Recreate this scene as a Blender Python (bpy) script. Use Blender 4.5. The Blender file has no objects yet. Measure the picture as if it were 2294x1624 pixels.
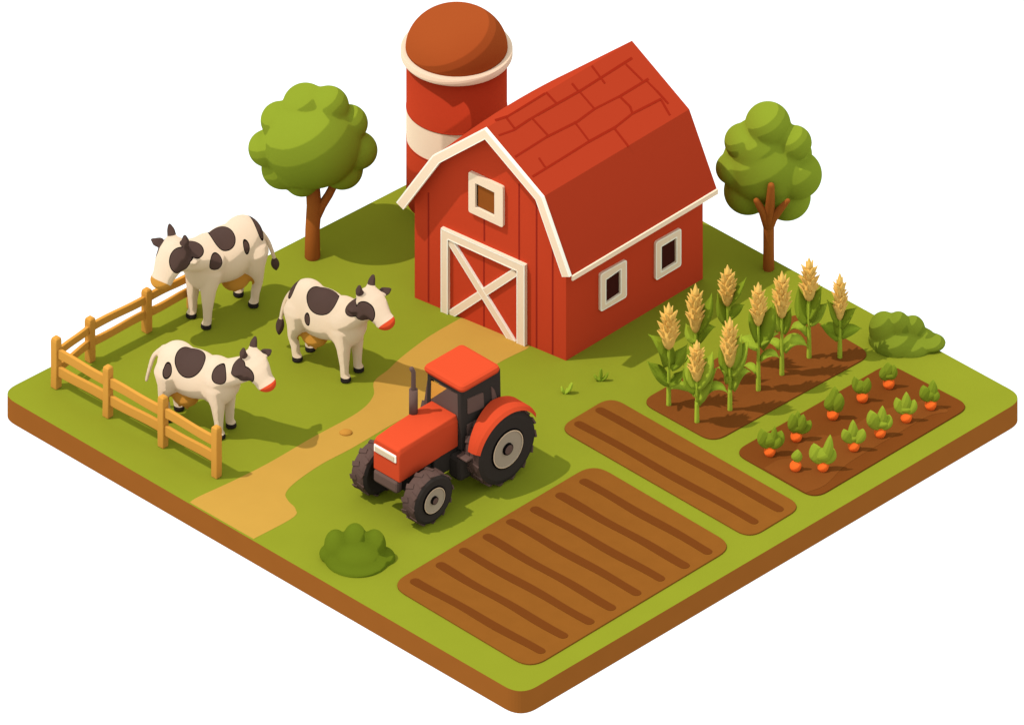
import bpy, bmesh, math, random
from mathutils import Vector, Matrix
from mathutils.bvhtree import BVHTree
random.seed(7)
sc = bpy.context.scene
COL = sc.collection
V = Vector

# ------------------------------------------------------------------ frame of reference
# x runs along the near-left edge of the plot, y along the near-right edge, z up; metres.
def P(px, py, z=0.0):
    a = (px - 1147.0) / 86.6
    b = (py - 812.0 + 100.0 * z) / 50.0
    return V(((a + b) / 2, (a - b) / 2, z))

def on_plane(px, py, p0, n):
    q = P(px, py, 0.0)
    d = V((0.5, -0.5, 0.5)) * 2
    d = V((1, -1, 1))
    k = (p0 - q).dot(n) / d.dot(n)
    return q + d * k

# ------------------------------------------------------------------ materials
def lin(h):
    h = h.lstrip('#'); out = []
    for i in (0, 2, 4):
        c = int(h[i:i+2], 16) / 255
        out.append(c / 12.92 if c <= 0.04045 else ((c + 0.055) / 1.055) ** 2.4)
    return out

def rgb(h, f=1.0):
    return tuple(min(c / (f * 1.14), 0.9) for c in lin(h)) + (1,)

MATS = {}
def new_mat(name):
    m = bpy.data.materials.new(name); m.use_nodes = True
    nt = m.node_tree; nt.nodes.clear()
    out = nt.nodes.new('ShaderNodeOutputMaterial')
    MATS[name] = m
    return m, nt, out

def shader_for(nt, mode, color_socket=None, col=None):
    """matte (diffuse) or cel-like (two toon lobes) response to the real lights"""
    def put(n):
        if color_socket is not None: nt.links.new(color_socket, n.inputs['Color'])
        else: n.inputs['Color'].default_value = col
        return n
    if mode == 'd':
        return put(nt.nodes.new('ShaderNodeBsdfDiffuse')).outputs[0]
    s1, s2 = mode
    a = put(nt.nodes.new('ShaderNodeBsdfToon')); a.inputs['Size'].default_value = s1; a.inputs['Smooth'].default_value = 0.02
    b = put(nt.nodes.new('ShaderNodeBsdfToon')); b.inputs['Size'].default_value = s2; b.inputs['Smooth'].default_value = 0.02
    mx = nt.nodes.new('ShaderNodeMixShader'); mx.inputs[0].default_value = 0.5
    nt.links.new(a.outputs[0], mx.inputs[1]); nt.links.new(b.outputs[0], mx.inputs[2])
    return mx.outputs[0]

def mat(name, hexc, f=1.8, mode='d', vary=0.0, scale=6.0):
    m, nt, out = new_mat(name)
    c = rgb(hexc, f)
    sock = None
    if vary > 0:
        tc = nt.nodes.new('ShaderNodeTexCoord')
        nz = nt.nodes.new('ShaderNodeTexNoise'); nz.inputs['Scale'].default_value = scale; nz.inputs['Detail'].default_value = 3
        nt.links.new(tc.outputs['Object'], nz.inputs['Vector'])
        mr = nt.nodes.new('ShaderNodeMapRange')
        mr.inputs['From Min'].default_value = 0.3; mr.inputs['From Max'].default_value = 0.7
        mr.inputs['To Min'].default_value = 1 - vary; mr.inputs['To Max'].default_value = 1 + vary
        nt.links.new(nz.outputs['Fac'], mr.inputs['Value'])
        vm = nt.nodes.new('ShaderNodeVectorMath'); vm.operation = 'SCALE'
        vm.inputs[0].default_value = c[:3]
        nt.links.new(mr.outputs[0], vm.inputs['Scale'])
        sock = vm.outputs[0]
    sh = shader_for(nt, mode, sock, c)
    nt.links.new(sh, out.inputs['Surface'])
    return m

TOP, FRONT = 1.84, 1.06
mat('grass', '9DA52D', 1.76, vary=0.02, scale=1.2)
mat('soil_side', 'A05F27', 1.44, vary=0.02, scale=2)
mat('path_sand', 'DDAB4C', 1.76, vary=0.02, scale=1.5)
mat('tilled_soil', 'A06326', TOP, vary=0.03, scale=3)
mat('furrow_soil', '83481C', 1.85)
mat('bed_soil', '8D5021', 1.62, vary=0.02, scale=3)
mat('dark_soil', '83481C', 1.62, vary=0.02, scale=3)
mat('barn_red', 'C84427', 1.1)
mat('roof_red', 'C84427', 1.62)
mat('groove_red', '9B2B1F', 1.1)
mat('tile_line', 'A92C18', 1.45)
mat('cream', 'F3D9BB', FRONT)
mat('cream_bead', 'FFF8E6', FRONT)
mat('opening_dark', '0F0C0C', 1.2)
mat('pane_brown', '83481C', 0.85)
mat('pane_dark', '3A1914', 0.9)
mat('silo_red', 'C84427', 1.22, (0.865, 0.995))
mat('silo_cream', 'F3D9BB', 1.15, (0.865, 0.995))
mat('dome_rust', 'BD5A2A', 1.75, (0.68, 0.80))
mat('bark', '83481C', 0.8)
mat('leaf_crown', '89982B', 1.33, (0.60, 0.84))
mat('leaf_bush', '74851F', 1.5, (0.95, 0.999))
mat('leaf_bush_back', '83922A', 1.5, (0.55, 0.999))
mat('fence_wood', 'D69740', 1.25)
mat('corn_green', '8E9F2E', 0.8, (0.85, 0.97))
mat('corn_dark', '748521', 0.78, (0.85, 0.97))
mat('corn_gold', 'E2B65E', 1.02, (0.85, 0.97))
mat('carrot_orange', 'EB6726', 0.95, (0.85, 0.99))
mat('carrot_leaf', '8A992B', 1.0, (0.85, 0.97))
mat('carrot_leaf_dark', '758521', 1.0, (0.85, 0.97))
mat('tractor_red', 'EB5531', 1.62)
mat('tractor_dark', '322C28', 0.85)
mat('tractor_brown', '59453E', 0.85)
mat('tyre_rubber', '322C28', 0.85)
mat('rim_grey', '887A69', 0.72)
mat('tyre_tread_lit', '59453E', 1.1)  # same rubber as the sidewalls, with the tread's lit tone put into its colour
mat('rim_ring', 'C4A98C', 0.85)
mat('hub_black', '0F0C0C', 0.9)
mat('lamp_cream', 'DCC5A6', 1.25)
mat('stone_orange', 'D69740', 1.6)
m, nt, out = new_mat('pane_painted_view')  # near-opaque amber: the bright view through the cab, painted into the pane
tr = nt.nodes.new('ShaderNodeBsdfTransparent'); tr.inputs[0].default_value = (0.95, 0.93, 0.9, 1)
am = nt.nodes.new('ShaderNodeBsdfDiffuse'); am.inputs[0].default_value = rgb('D69740', 1.0)
mx = nt.nodes.new('ShaderNodeMixShader'); mx.inputs[0].default_value = 0.9
nt.links.new(tr.outputs[0], mx.inputs[1]); nt.links.new(am.outputs[0], mx.inputs[2]); nt.links.new(mx.outputs[0], out.inputs[0])

# ------------------------------------------------------------------ mesh helpers
class MB:
    def __init__(self):
        self.v = []; self.f = []; self.m = []; self.s = []
    def add(self, verts, faces, mi=0, smooth=False):
        b = len(self.v); self.v += [V(p) for p in verts]
        for f in faces:
            self.f.append([b + i for i in f]); self.m.append(mi); self.s.append(smooth)
    def prism(self, pts, ext, mi=0, mi_side=None):
        """polygon (3D points) extruded by vector ext"""
        n = len(pts); pts = [V(p) for p in pts]; top = [p + ext for p in pts]
        nrm = V((0, 0, 0))
        for i in range(n):
            nrm += (pts[i] - pts[0]).cross(pts[(i + 1) % n] - pts[0])
        if nrm.dot(ext) < 0: pts.reverse(); top.reverse()
        ms = mi if mi_side is None else mi_side
        self.add(pts + top, [list(range(n, 2 * n))], mi)
        b = len(self.v) - 2 * n
        self.f.append([b + i for i in range(n - 1, -1, -1)]); self.m.append(mi); self.s.append(False)
        for i in range(n):
            j = (i + 1) % n
            self.f.append([b + i, b + j, b + n + j, b + n + i]); self.m.append(ms); self.s.append(False)
    def box(self, c, size, rot=None, mi=0):
        c = V(c); sx, sy, sz = [k / 2 for k in size]
        R = rot or Matrix.Identity(3)
        vs = [c + R @ V((x * sx, y * sy, z * sz)) for x, y, z in
              ((-1,-1,-1),(1,-1,-1),(1,1,-1),(-1,1,-1),(-1,-1,1),(1,-1,1),(1,1,1),(-1,1,1))]
        self.add(vs, [(3,2,1,0),(4,5,6,7),(0,1,5,4),(1,2,6,5),(2,3,7,6),(3,0,4,7)], mi)
    def tube(self, pts, radii, n=14, mi=0, cap_round=True, flat=1.0, smooth=True):
        pts = [V(p) for p in pts]
        if cap_round:
            d0 = (pts[0] - pts[1]).normalized(); d1 = (pts[-1] - pts[-2]).normalized()
            a = [(pts[0] + d0 * radii[0] * math.sin(t), radii[0] * math.cos(t)) for t in (1.5, 1.1, 0.6)]
            b = [(pts[-1] + d1 * radii[-1] * math.sin(t), radii[-1] * math.cos(t)) for t in (0.6, 1.1, 1.5)]
            rr = [x[1] for x in a] + list(radii) + [x[1] for x in b]
            pts = [x[0] for x in a] + pts + [x[0] for x in b]
        else: rr = list(radii)
        N = len(pts); t = (pts[1] - pts[0]).normalized()
        up = V((0, 0, 1)) if abs(t.z) < 0.9 else V((1, 0, 0))
        x = t.cross(up).normalized(); vs = []
        for i in range(N):
            t = ((pts[i] - pts[i-1]).normalized() if i else V((0,0,0))) + ((pts[i+1] - pts[i]).normalized() if i < N - 1 else V((0,0,0)))
            t.normalize(); x = (x - t * x.dot(t)).normalized(); y = t.cross(x)
            for k in range(n):
                a = 2 * math.pi * k / n
                vs.append(pts[i] + (x * math.cos(a) + y * math.sin(a) * flat) * rr[i])
        fs = []
        for i in range(N - 1):
            for k in range(n):
                l = (k + 1) % n
                fs.append((i*n+k, i*n+l, (i+1)*n+l, (i+1)*n+k))
        b = len(self.v)
        self.add(vs, fs, mi, smooth)
        self.f.append([b + k for k in range(n - 1, -1, -1)]); self.m.append(mi); self.s.append(False)
        self.f.append([b + (N-1)*n + k for k in range(n)]); self.m.append(mi); self.s.append(False)
    def ell(self, c, r, rot=None, mi=0, nu=32, nv=18):
        c = V(c); R = rot or Matrix.Identity(3)
        if not hasattr(r, '__len__'): r = (r, r, r)
        vs = [c + R @ V((0, 0, -r[2]))]
        for i in range(1, nv):
            th = -math.pi/2 + math.pi * i / nv
            for k in range(nu):
                a = 2 * math.pi * k / nu
                vs.append(c + R @ V((r[0]*math.cos(th)*math.cos(a), r[1]*math.cos(th)*math.sin(a), r[2]*math.sin(th))))
        vs.append(c + R @ V((0, 0, r[2]))); L = len(vs) - 1; fs = []
        for k in range(nu):
            l = (k + 1) % nu
            fs.append((0, 1 + l, 1 + k)); fs.append((L, 1 + (nv-2)*nu + k, 1 + (nv-2)*nu + l))
            for i in range(nv - 2):
                fs.append((1+i*nu+k, 1+i*nu+l, 1+(i+1)*nu+l, 1+(i+1)*nu+k))
        self.add(vs, fs, mi, True)
    def lathe(self, prof, c, axis='z', n=64, mis=None, smooth=True):
        """prof: list of (radius, height along axis)"""
        c = V(c); vs = []
        for r, h in prof:
            for k in range(n):
                a = 2 * math.pi * k / n
                if axis == 'z': vs.append(c + V((r*math.cos(a), r*math.sin(a), h)))
                else: vs.append(c + V((h, r*math.cos(a), r*math.sin(a))))
        b = len(self.v); self.v += vs
        for i in range(len(prof) - 1):
            for k in range(n):
                l = (k + 1) % n
                self.f.append([b+i*n+k, b+i*n+l, b+(i+1)*n+l, b+(i+1)*n+k]); self.m.append(mis[i] if mis else 0); self.s.append(smooth)
        self.f.append([b+k for k in range(n-1,-1,-1)]); self.m.append(mis[0] if mis else 0); self.s.append(False)
        self.f.append([b+(len(prof)-1)*n+k for k in range(n)]); self.m.append(mis[-1] if mis else 0); self.s.append(False)
    def build(self, name, mats, parent=None, base=None, bevel=0.0, angle=40):
        if base is None: base = parent.location if parent and parent.type == 'EMPTY' else V((0, 0, 0))
        me = bpy.data.meshes.new(name)
        me.from_pydata([tuple(p - V(base)) for p in self.v], [], self.f)
        for mm in ([mats] if isinstance(mats, str) else mats): me.materials.append(MATS[mm])
        for p, mi, s in zip(me.polygons, self.m, self.s): p.material_index = mi; p.use_smooth = s
        bm = bmesh.new(); bm.from_mesh(me); bmesh.ops.recalc_face_normals(bm, faces=bm.faces)
        bm.to_mesh(me); bm.free(); me.update()
        o = bpy.data.objects.new(name, me); COL.objects.link(o)
        if parent: o.parent = parent
        else: o.location = base
        if bevel > 0:
            md = o.modifiers.new('Bevel', 'BEVEL'); md.width = bevel; md.segments = 2; md.limit_method = 'ANGLE'; md.angle_limit = math.radians(angle)
        return o

def tag(o, label=None, cat=None, group=None, kind=None):
    if label: o['label'] = label
    if cat: o['category'] = cat
    if group: o['group'] = group
    if kind: o['kind'] = kind
    return o

def empty(name, loc, label, cat, group=None, rz=0.0):
    o = bpy.data.objects.new(name, None); COL.objects.link(o)
    o.empty_display_size = 0.2
    o.location = loc; o.rotation_euler = (0, 0, rz)
    return tag(o, label, cat, group)

def round_poly(pts, r, n=8):
    out = []; N = len(pts); pts = [V(p) for p in pts]
    for i in range(N):
        p, a, b = pts[i], pts[i-1], pts[(i+1) % N]
        da, db = (a - p), (b - p)
        k = min(r, da.length * 0.45, db.length * 0.45)
        s, e = p + da.normalized() * k, p + db.normalized() * k
        for j in range(n + 1):
            t = j / n
            out.append(s * (1-t)**2 + p * 2*t*(1-t) + e * t*t)
    return out

def bez(pts, n=10):
    """Catmull-Rom through points"""
    pts = [V(p) for p in pts]
    P_ = [pts[0]*2 - pts[1]] + pts + [pts[-1]*2 - pts[-2]]
    out = []
    for i in range(1, len(P_) - 2):
        for k in range(n):
            t = k / n
            a, b, c, d = P_[i-1], P_[i], P_[i+1], P_[i+2]
            out.append(0.5*((2*b) + (c-a)*t + (2*a-5*b+4*c-d)*t*t + (3*b-a-3*c+d)*t**3))
    out.append(pts[-1]); return out

UP = V((0, 0, 1))
def blend(mb, name, mat_name, parent, base, voxel, iters):
    """fuse overlapping lumps into one smooth skin"""
    tmp = mb.build(name, mat_name, None, base=base); tmp.location = (0, 0, 0)
    md = tmp.modifiers.new('r', 'REMESH'); md.mode = 'VOXEL'; md.voxel_size = voxel
    sm = tmp.modifiers.new('s', 'SMOOTH'); sm.factor = 0.5; sm.iterations = iters
    me = bpy.data.meshes.new_from_object(tmp.evaluated_get(bpy.context.evaluated_depsgraph_get()))
    bpy.data.objects.remove(tmp)
    me.materials.clear(); me.materials.append(MATS[mat_name])
    for p in me.polygons: p.use_smooth = True
    o = bpy.data.objects.new(name, me); COL.objects.link(o); o.parent = parent
    return o
# ------------------------------------------------------------------ ground slab, path, beds
def setting():
    c = [P(-2, 881), P(1167, 1558), P(2298, 891), P(1176, 278)]
    rp = round_poly(c, 0.42, 10)
    mb = MB(); mb.prism([p + V((0,0,-0.5)) for p in rp], UP * 0.5, 0, 1)
    g = mb.build('ground', ['grass', 'soil_side'], base=(0, 0, 0)); tag(g, kind='structure')
    g.data.polygons[1].material_index = 1
    # sandy path
    left = bez([P(*p) for p in ((425,1125),(446,1112),(520,1078),(600,1038),(700,980),(800,925),(836,888),(838,855),(870,828),(900,800),(960,755),(1030,714))])
    right = bez([P(*p) for p in ((1180,782),(1130,806),(1090,830),(1000,885),(880,950),(790,1003),(720,1040),(662,1080),(640,1105),(646,1122),(662,1140),(655,1160),(568,1207))])
    inner = [P(1030,714) + V((-0.2, 0.9, 0)), P(1180,782) + V((-0.2, 0.9, 0))]
    mb = MB(); mb.prism([p + V((0,0,-0.02)) for p in left + inner + right], UP * 0.0235)
    tag(mb.build('path', 'path_sand'), kind='structure')
    def bed(name, corners, mats, r, h):
        mb = MB(); mb.prism([p + V((0,0,-0.02)) for p in round_poly([P(*q) for q in corners], r, 8)], UP * (h + 0.02))
        return tag(mb.build(name, mats, bevel=0.012), kind='structure')
    f1 = bed('ploughed_field', ((872,1312),(1330,1040),(1646,1225),(1188,1500)), 'tilled_soil', 0.42, 0.03)
    f2 = bed('ploughed_field', ((1250,961),(1368,890),(1799,1136),(1680,1208)), 'tilled_soil', 0.34, 0.03)
    f3 = bed('corn_bed', ((1434,902),(1598,993),(1955,796),(1790,700)), 'bed_soil', 0.32, 0.03)
    f4 = bed('carrot_bed', ((1642,1015),(1826,1119),(2176,912),(1990,816)), 'dark_soil', 0.32, 0.03)
    # lighter-toned mound on the darker soil of the carrot bed
    mb = MB()
    pts = bez([P(*q, 0.03) for q in ((1711,1049),(1745,1030),(1776,1024),(1792,992),(1840,975),(1880,975),(1960,925),(2040,905),(2075,898),(2110,880),(2050,850),(1990,828),(2110,885),(2124,921),(2080,932),(2000,975),(1900,1035),(1850,1085),(1805,1104))][:9] + [P(*q, 0.03) for q in ((2124,921),(2080,932),(2000,978),(1900,1038),(1850,1085),(1805,1104))], 6)
    mb.prism([p - V((0,0,0.01)) for p in pts], UP * 0.0145)
    mb.build('light_soil', 'bed_soil', f4)
    def furrow(par, a, b, w=0.096):
        a = P(*a, 0.03); b = P(*b, 0.03)
        d = (b - a).normalized(); s = UP.cross(d)
        mb = MB(); N = 30; L = (b - a).length; ph = random.random() * 6
        a = a - d * 0.02; b = b + d * 0.02; L += 0.04
        lo, hi = [], []
        for i in range(N + 1):
            u = i / N; t = 0.5 - 0.5 * math.cos(math.pi * u)
            e = min(t, 1 - t) * L
            ww = w * max(0.02, math.sqrt(max(0.0, 1 - (1 - min(e / 0.09, 1)) ** 2))) * (1 + 0.06 * math.sin(9 * t + ph))
            c = a + (b - a) * t + s * (0.012 * math.sin(11 * t + ph * 2)) - UP * 0.006
            lo.append(c - s * ww); hi.append(c + s * ww)
        mb.prism(lo + hi[::-1], UP * 0.012); mb.build('furrow', 'furrow_soil', par)
    S = [(345,722),(488,632),(618,550),(755,470),(890,385),(1030,312),(1170,235),(1308,155)]
    E = [(1088,1138),(1218,1050),(1368,970),(1493,890),(1638,805),(1770,725),(1913,650),(2043,570)]
    for s, e in zip(S, E):
        furrow(f1, (788.9 + .393*s[0], 1014.3 + .393*s[1]), (788.9 + .393*e[0], 1014.3 + .393*e[1]))
    furrow(f2, (1338,916), (1752,1143), 0.09); furrow(f2, (1292,946), (1695,1171), 0.09)
setting()

# ------------------------------------------------------------------ barn
O0 = P(929, 667); U = P(1268, 808) - O0; VV = P(1582, 620) - P(1268, 808)
def B(s, t, h): return O0 + U * s + VV * t + UP * h
UL = U.length
N_FRONT = U.cross(UP).normalized()          # faces -y
if N_FRONT.y > 0: N_FRONT = -N_FRONT
N_SIDE = UP.cross(VV).normalized()
if N_SIDE.x < 0: N_SIDE = -N_SIDE
PROF = [(-0.05, 2.19), (0.19, 3.58), (0.53, 4.66), (0.909, 3.66), (1.09, 2.14)]
def offset_profile(prof, d):
    """move a profile inwards (down) by d metres"""
    pts = [V((s * UL, h, 0)) for s, h in prof]; out = []
    nr = []
    for i in range(len(pts) - 1):
        t = (pts[i+1] - pts[i]).normalized(); nr.append(V((t.y, -t.x, 0)))
    for i in range(len(pts)):
        if i == 0: n, k = nr[0], 1
        elif i == len(pts) - 1: n, k = nr[-1], 1
        else:
            n = (nr[i-1] + nr[i]).normalized(); k = 1 / max(0.3, n.dot(nr[i]))
        q = pts[i] + n * d * k; out.append((q.x / UL, q.y))
    return out

def plate(mb, pts, nrm, off, thick, mi=0):
    mb.prism([p + nrm * off for p in pts], nrm * thick, mi)

def frame_ring(mb, outer, inner, nrm, off, thick, bead=0.02, mi=0, mib=1):
    """closed ring between two loops with a lighter bead along both edges"""
    n = len(outer)
    o0 = [p + nrm * off for p in outer]; i0 = [p + nrm * off for p in inner]
    o1 = [p + nrm * (off + thick) for p in outer]; i1 = [p + nrm * (off + thick) for p in inner]
    def mixp(a, b):
        d = (b - a); k = min(0.35, bead / max(d.length, 1e-6)); return a + d * k
    m1 = [mixp(a, b) for a, b in zip(o1, i1)]; m2 = [mixp(b, a) for a, b in zip(o1, i1)]
    loops = [(o0, o1, mi), (o1, m1, mib), (m1, m2, mi), (m2, i1, mib), (i1, i0, mi), (i0, o0, mi)]
    for A, Bq, q in loops:
        mb.add(A + Bq, [(k, (k+1) % n, n + (k+1) % n, n + k) for k in range(n)], q)

def barn():
    root = empty('barn', B(0.5, 0.5, 0), 'red gambrel barn with cream trim and crossed door beside the silo', 'barn')
    # walls: one closed shell with board grooves
    inn = offset_profile(PROF, 0.10)
    def roof_h(s):
        for (a, ha), (b, hb) in zip(inn[:-1], inn[1:]):
            if a <= s <= b: return ha + (hb - ha) * (s - a) / (b - a)
        return inn[0][1]
    prof = [(0, -0.0), (0, roof_h(0)), inn[1], inn[2], inn[3], (1, roof_h(1)), (1, 0)]
    mb = MB(); mb.prism([B(s, 0, h) for s, h in prof], VV * 0.976)
    def groove(px, y0, y1, w=0.032):
        a = on_plane(px, y0, B(0,0,0), N_FRONT); b = on_plane(px, y1, B(0,0,0), N_FRONT)
        mb.prism([q + N_FRONT * -0.01 for q in (a - U.normalized()*w/2, a + U.normalized()*w/2, b + U.normalized()*w/2, b - U.normalized()*w/2)], N_FRONT * 0.014, 1)
    for g in ((960, 432, 676), (1085, 492, 540), (1163, 412, 583), (1202, 452, 779), (1238, 538, 794)): groove(*g)
    mb.build('wall', ['barn_red', 'groove_red'], root)
    # roof shell
    t0, t1 = -0.06, 0.978
    mb = MB()
    a = PROF; b = offset_profile(PROF, 0.09); n = len(a)
    NT = 12
    def lift(i, t): return 0.13 * math.sin(math.pi * max(0, min(1, t))) ** 0.8 if i == 1 else 0.0
    for i in range(n - 1):
        rows = []
        for k in range(NT + 1):
            t = t0 + (t1 - t0) * k / NT
            rows.append([B(a[i][0], t, a[i][1] + lift(i, t)), B(a[i+1][0], t, a[i+1][1] + lift(i+1, t)), B(b[i+1][0], t, b[i+1][1] + lift(i+1, t)), B(b[i][0], t, b[i][1] + lift(i, t))])
        fs = [(0, 1, 2, 3), tuple(NT*4 + c for c in (3, 2, 1, 0))]
        for k in range(NT):
            for c in range(4): fs.append((k*4+c, k*4+4+c, k*4+4+(c+1) % 4, k*4+(c+1) % 4))
        mb.add([p for r in rows for p in r], fs)
    # tile joints on the near upper slope
    p0 = B(PROF[2][0], 0, PROF[2][1]); e1 = VV; e2 = B(PROF[3][0], 0, PROF[3][1]) - p0
    nn = e1.cross(e2).normalized()
    if nn.z < 0: nn = -nn
    def R(zx, zy): return on_plane(845.3 + .5204*zx, .5204*zy, p0, nn)
    lines = [[(525,583),(585,562),(655,515),(690,495),(880,388),(1000,312),(1095,252)],
             [(510,518),(560,502),(600,478),(720,404)],
             [(595,675),(730,590),(860,525),(935,470),(1050,412),(1165,342)],
             [(670,760),(800,680),(912,610),(1025,548),(1098,490),(1220,428)],
             [(555,507),(588,550)],[(728,400),(768,443)],[(668,512),(738,588)],[(870,395),(935,470)],[(850,527),(912,608)],
             [(1045,418),(1088,460),(1098,490)],[(1020,553),(1080,630)],[(925,287),(978,358)],[(840,363),(862,390)],
             [(1072,280),(1138,345)],[(1160,350),(1205,395),(1250,445)],[(1222,432),(1258,495)],[(697,683),(720,717)]]
    for L in lines:
        P3 = [R(*q) for q in L]
        for a_, b_ in zip(P3[:-1], P3[1:]):
            d = (b_ - a_).normalized(); s = nn.cross(d) * (0.018 + random.random() * 0.006)
            e = d * 0.012
            mb.prism([a_ - e - s - nn*0.01, b_ + e - s - nn*0.01, b_ + e + s - nn*0.01, a_ - e + s - nn*0.01], nn * (0.0135 + random.random()*0.002), 1)
    roof = mb.build('roof', ['roof_red', 'tile_line'], root)
    # cream rake boards along the front gable edge
    mb = MB()
    w = [offset_profile(PROF, d) for d in (-0.014, 0.012, 0.155, 0.172)]
    tt0, tt1 = -0.075, -0.059
    ends = {}
    for k, mi in ((0, 1), (1, 0), (2, 1)):
        for i in range(n - 1):
            q = [(w[k][i]), (w[k][i+1]), (w[k+1][i+1]), (w[k+1][i])]
            mb.prism([B(s, tt1, h) for s, h in q], VV * (tt0 - tt1), mi)
    mb.build('rake_board', ['cream', 'cream_bead'], roof, base=root.location)
    # eave fascia on both long sides
    for side in (0, 4):
        s, h = PROF[side]; sg = -1 if side == 0 else 1
        mb = MB()
        for k, (ha, hb, out, mi) in enumerate(((0.0, -0.03, 0.034, 1), (-0.03, -0.085, 0.03, 0), (-0.085, -0.105, 0.034, 1))):
            o = U.normalized() * sg
            ts = -0.059 if side else -0.02
            pts = [B(s, ts, h + ha) + o*0.002, B(s, ts, h + ha) + o*out, B(s, ts, h + hb) + o*out, B(s, ts, h + hb) + o*0.002]
            mb.prism(pts, VV * (t1 - ts))
            for j in range(6): mb.m[-1-j] = mi
        mb.build('fascia', ['cream', 'cream'], roof, base=root.location)
    # loft window
    pf = B(0, 0, 0)
    def F(px, py): return on_plane(px, py, pf, N_FRONT)
    def Sd(px, py): return on_plane(px, py, B(1, 0, 0), N_SIDE)
    mb = MB()
    o = [F(1054,381), F(1131,417), F(1131,507), F(1054,471)]; i = [F(1069,407), F(1112,428), F(1112,482), F(1069,461)]
    frame_ring(mb, round_poly(o, 0.05, 4), [p for q in i for p in [q]*5], N_FRONT, -0.01, 0.075, bead=0.0001)
    wn = mb.build('window', ['cream', 'cream_bead'], root)
    mb = MB(); plate(mb, i, N_FRONT, -0.005, 0.012, 0); mb.build('pane', ['opening_dark'], wn, base=root.location)
    mb = MB(); plate(mb, [F(1072,414), F(1110,431.5), F(1110,479), F(1072,461)], N_FRONT, 0.008, 0.012, 0); mb.build('pane', 'pane_brown', wn, base=root.location)
    # long-side windows
    for o, i in ((((1341,612),(1400,579),(1400,663),(1341,697)), ((1354,625),(1386,602),(1386,655),(1354,677))),
                 (((1465,541),(1522,509),(1522,593),(1465,627)), ((1478,551),(1511,531),(1511,585),(1478,606)))):
        o = [Sd(*q) for q in o]; i = [Sd(*q) for q in i]
        mb = MB(); frame_ring(mb, round_poly(o, 0.06, 4), [p for q in i for p in [q]*5], N_SIDE, -0.01, 0.06, bead=0.03)
        wn = mb.build('window', ['cream', 'cream_bead'], root)
        mb = MB(); plate(mb, i, N_SIDE, -0.005, 0.012); mb.build('pane', 'pane_dark', wn, base=root.location)
    # barn door with crossed braces
    mb = MB(); dl = [F(1006,528), F(1168,600), F(1168,772), F(1006,702)]
    plate(mb, dl, N_FRONT, -0.01, 0.022, 0)
    for px, ya, yb in ((1085, 572, 735),):
        a = F(px, ya); b = F(px, yb); w_ = U.normalized() * 0.014
        mb.prism([a - w_ + N_FRONT*0.005, a + w_ + N_FRONT*0.005, b + w_ + N_FRONT*0.005, b - w_ + N_FRONT*0.005], N_FRONT * 0.011, 1)
    door = mb.build('door', ['barn_red', 'groove_red'], root)
    def bar(mb, a, b, w, off, th, bead=0.02):
        a = F(*a) if not isinstance(a, Vector) else a; b = F(*b) if not isinstance(b, Vector) else b
        d = (b - a).normalized(); s = N_FRONT.cross(d).normalized()
        for l, r, mi in ((-w/2, -w/2+bead, 1), (-w/2+bead, w/2-bead, 0), (w/2-bead, w/2, 1)):
            mb.prism([a + s*l + N_FRONT*off, b + s*l + N_FRONT*off, b + s*r + N_FRONT*off, a + s*r + N_FRONT*off], N_FRONT * th, mi)
    mb = MB()
    oo = [F(993,507), F(1181,591), F(1181,783), F(993,702)]; ii = [F(1009,533), F(1163,603), F(1163,777), F(1009,709)]
    # open-bottomed frame: left post, lintel, right post
    for q in ((oo[0], ii[0], ii[3], oo[3]), (oo[0], oo[1], ii[1], ii[0]), (oo[1], oo[2], ii[2], ii[1])):
        plate(mb, q, N_FRONT, -0.005, 0.085, 0)
    # light beads
    for a_, b_, k in ((oo[3], oo[0], 1), (oo[0], oo[1], 1), (oo[1], oo[2], 1), (ii[0], ii[3], 1), (ii[1], ii[0], 1), (ii[2], ii[1], 1)):
        d = (b_ - a_).normalized(); s = N_FRONT.cross(d).normalized() * 0.022
        c = (oo[0] + oo[1] + oo[2] + oo[3]) / 4
        if a_ in oo: s = s if s.dot(c - a_) > 0 else -s
        else: s = -s if s.dot(c - a_) > 0 else s
        mb.prism([a_ + N_FRONT*0.07, b_ + N_FRONT*0.07, b_ + s + N_FRONT*0.07, a_ + s + N_FRONT*0.07], N_FRONT * 0.0135, 1)
    mb.build('door_frame', ['cream', 'cream_bead'], door, base=root.location)
    mb = MB(); bar(mb, (1012,538), (1157,772), 0.155, 0.012, 0.05, 0.018); mb.build('cross_brace', ['cream', 'cream_bead'], door, base=root.location)
    mb = MB(); bar(mb, (1012,702), (1158,607), 0.155, 0.012, 0.046, 0.018); mb.build('cross_brace', ['cream', 'cream_bead'], door, base=root.location)
barn()

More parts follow.
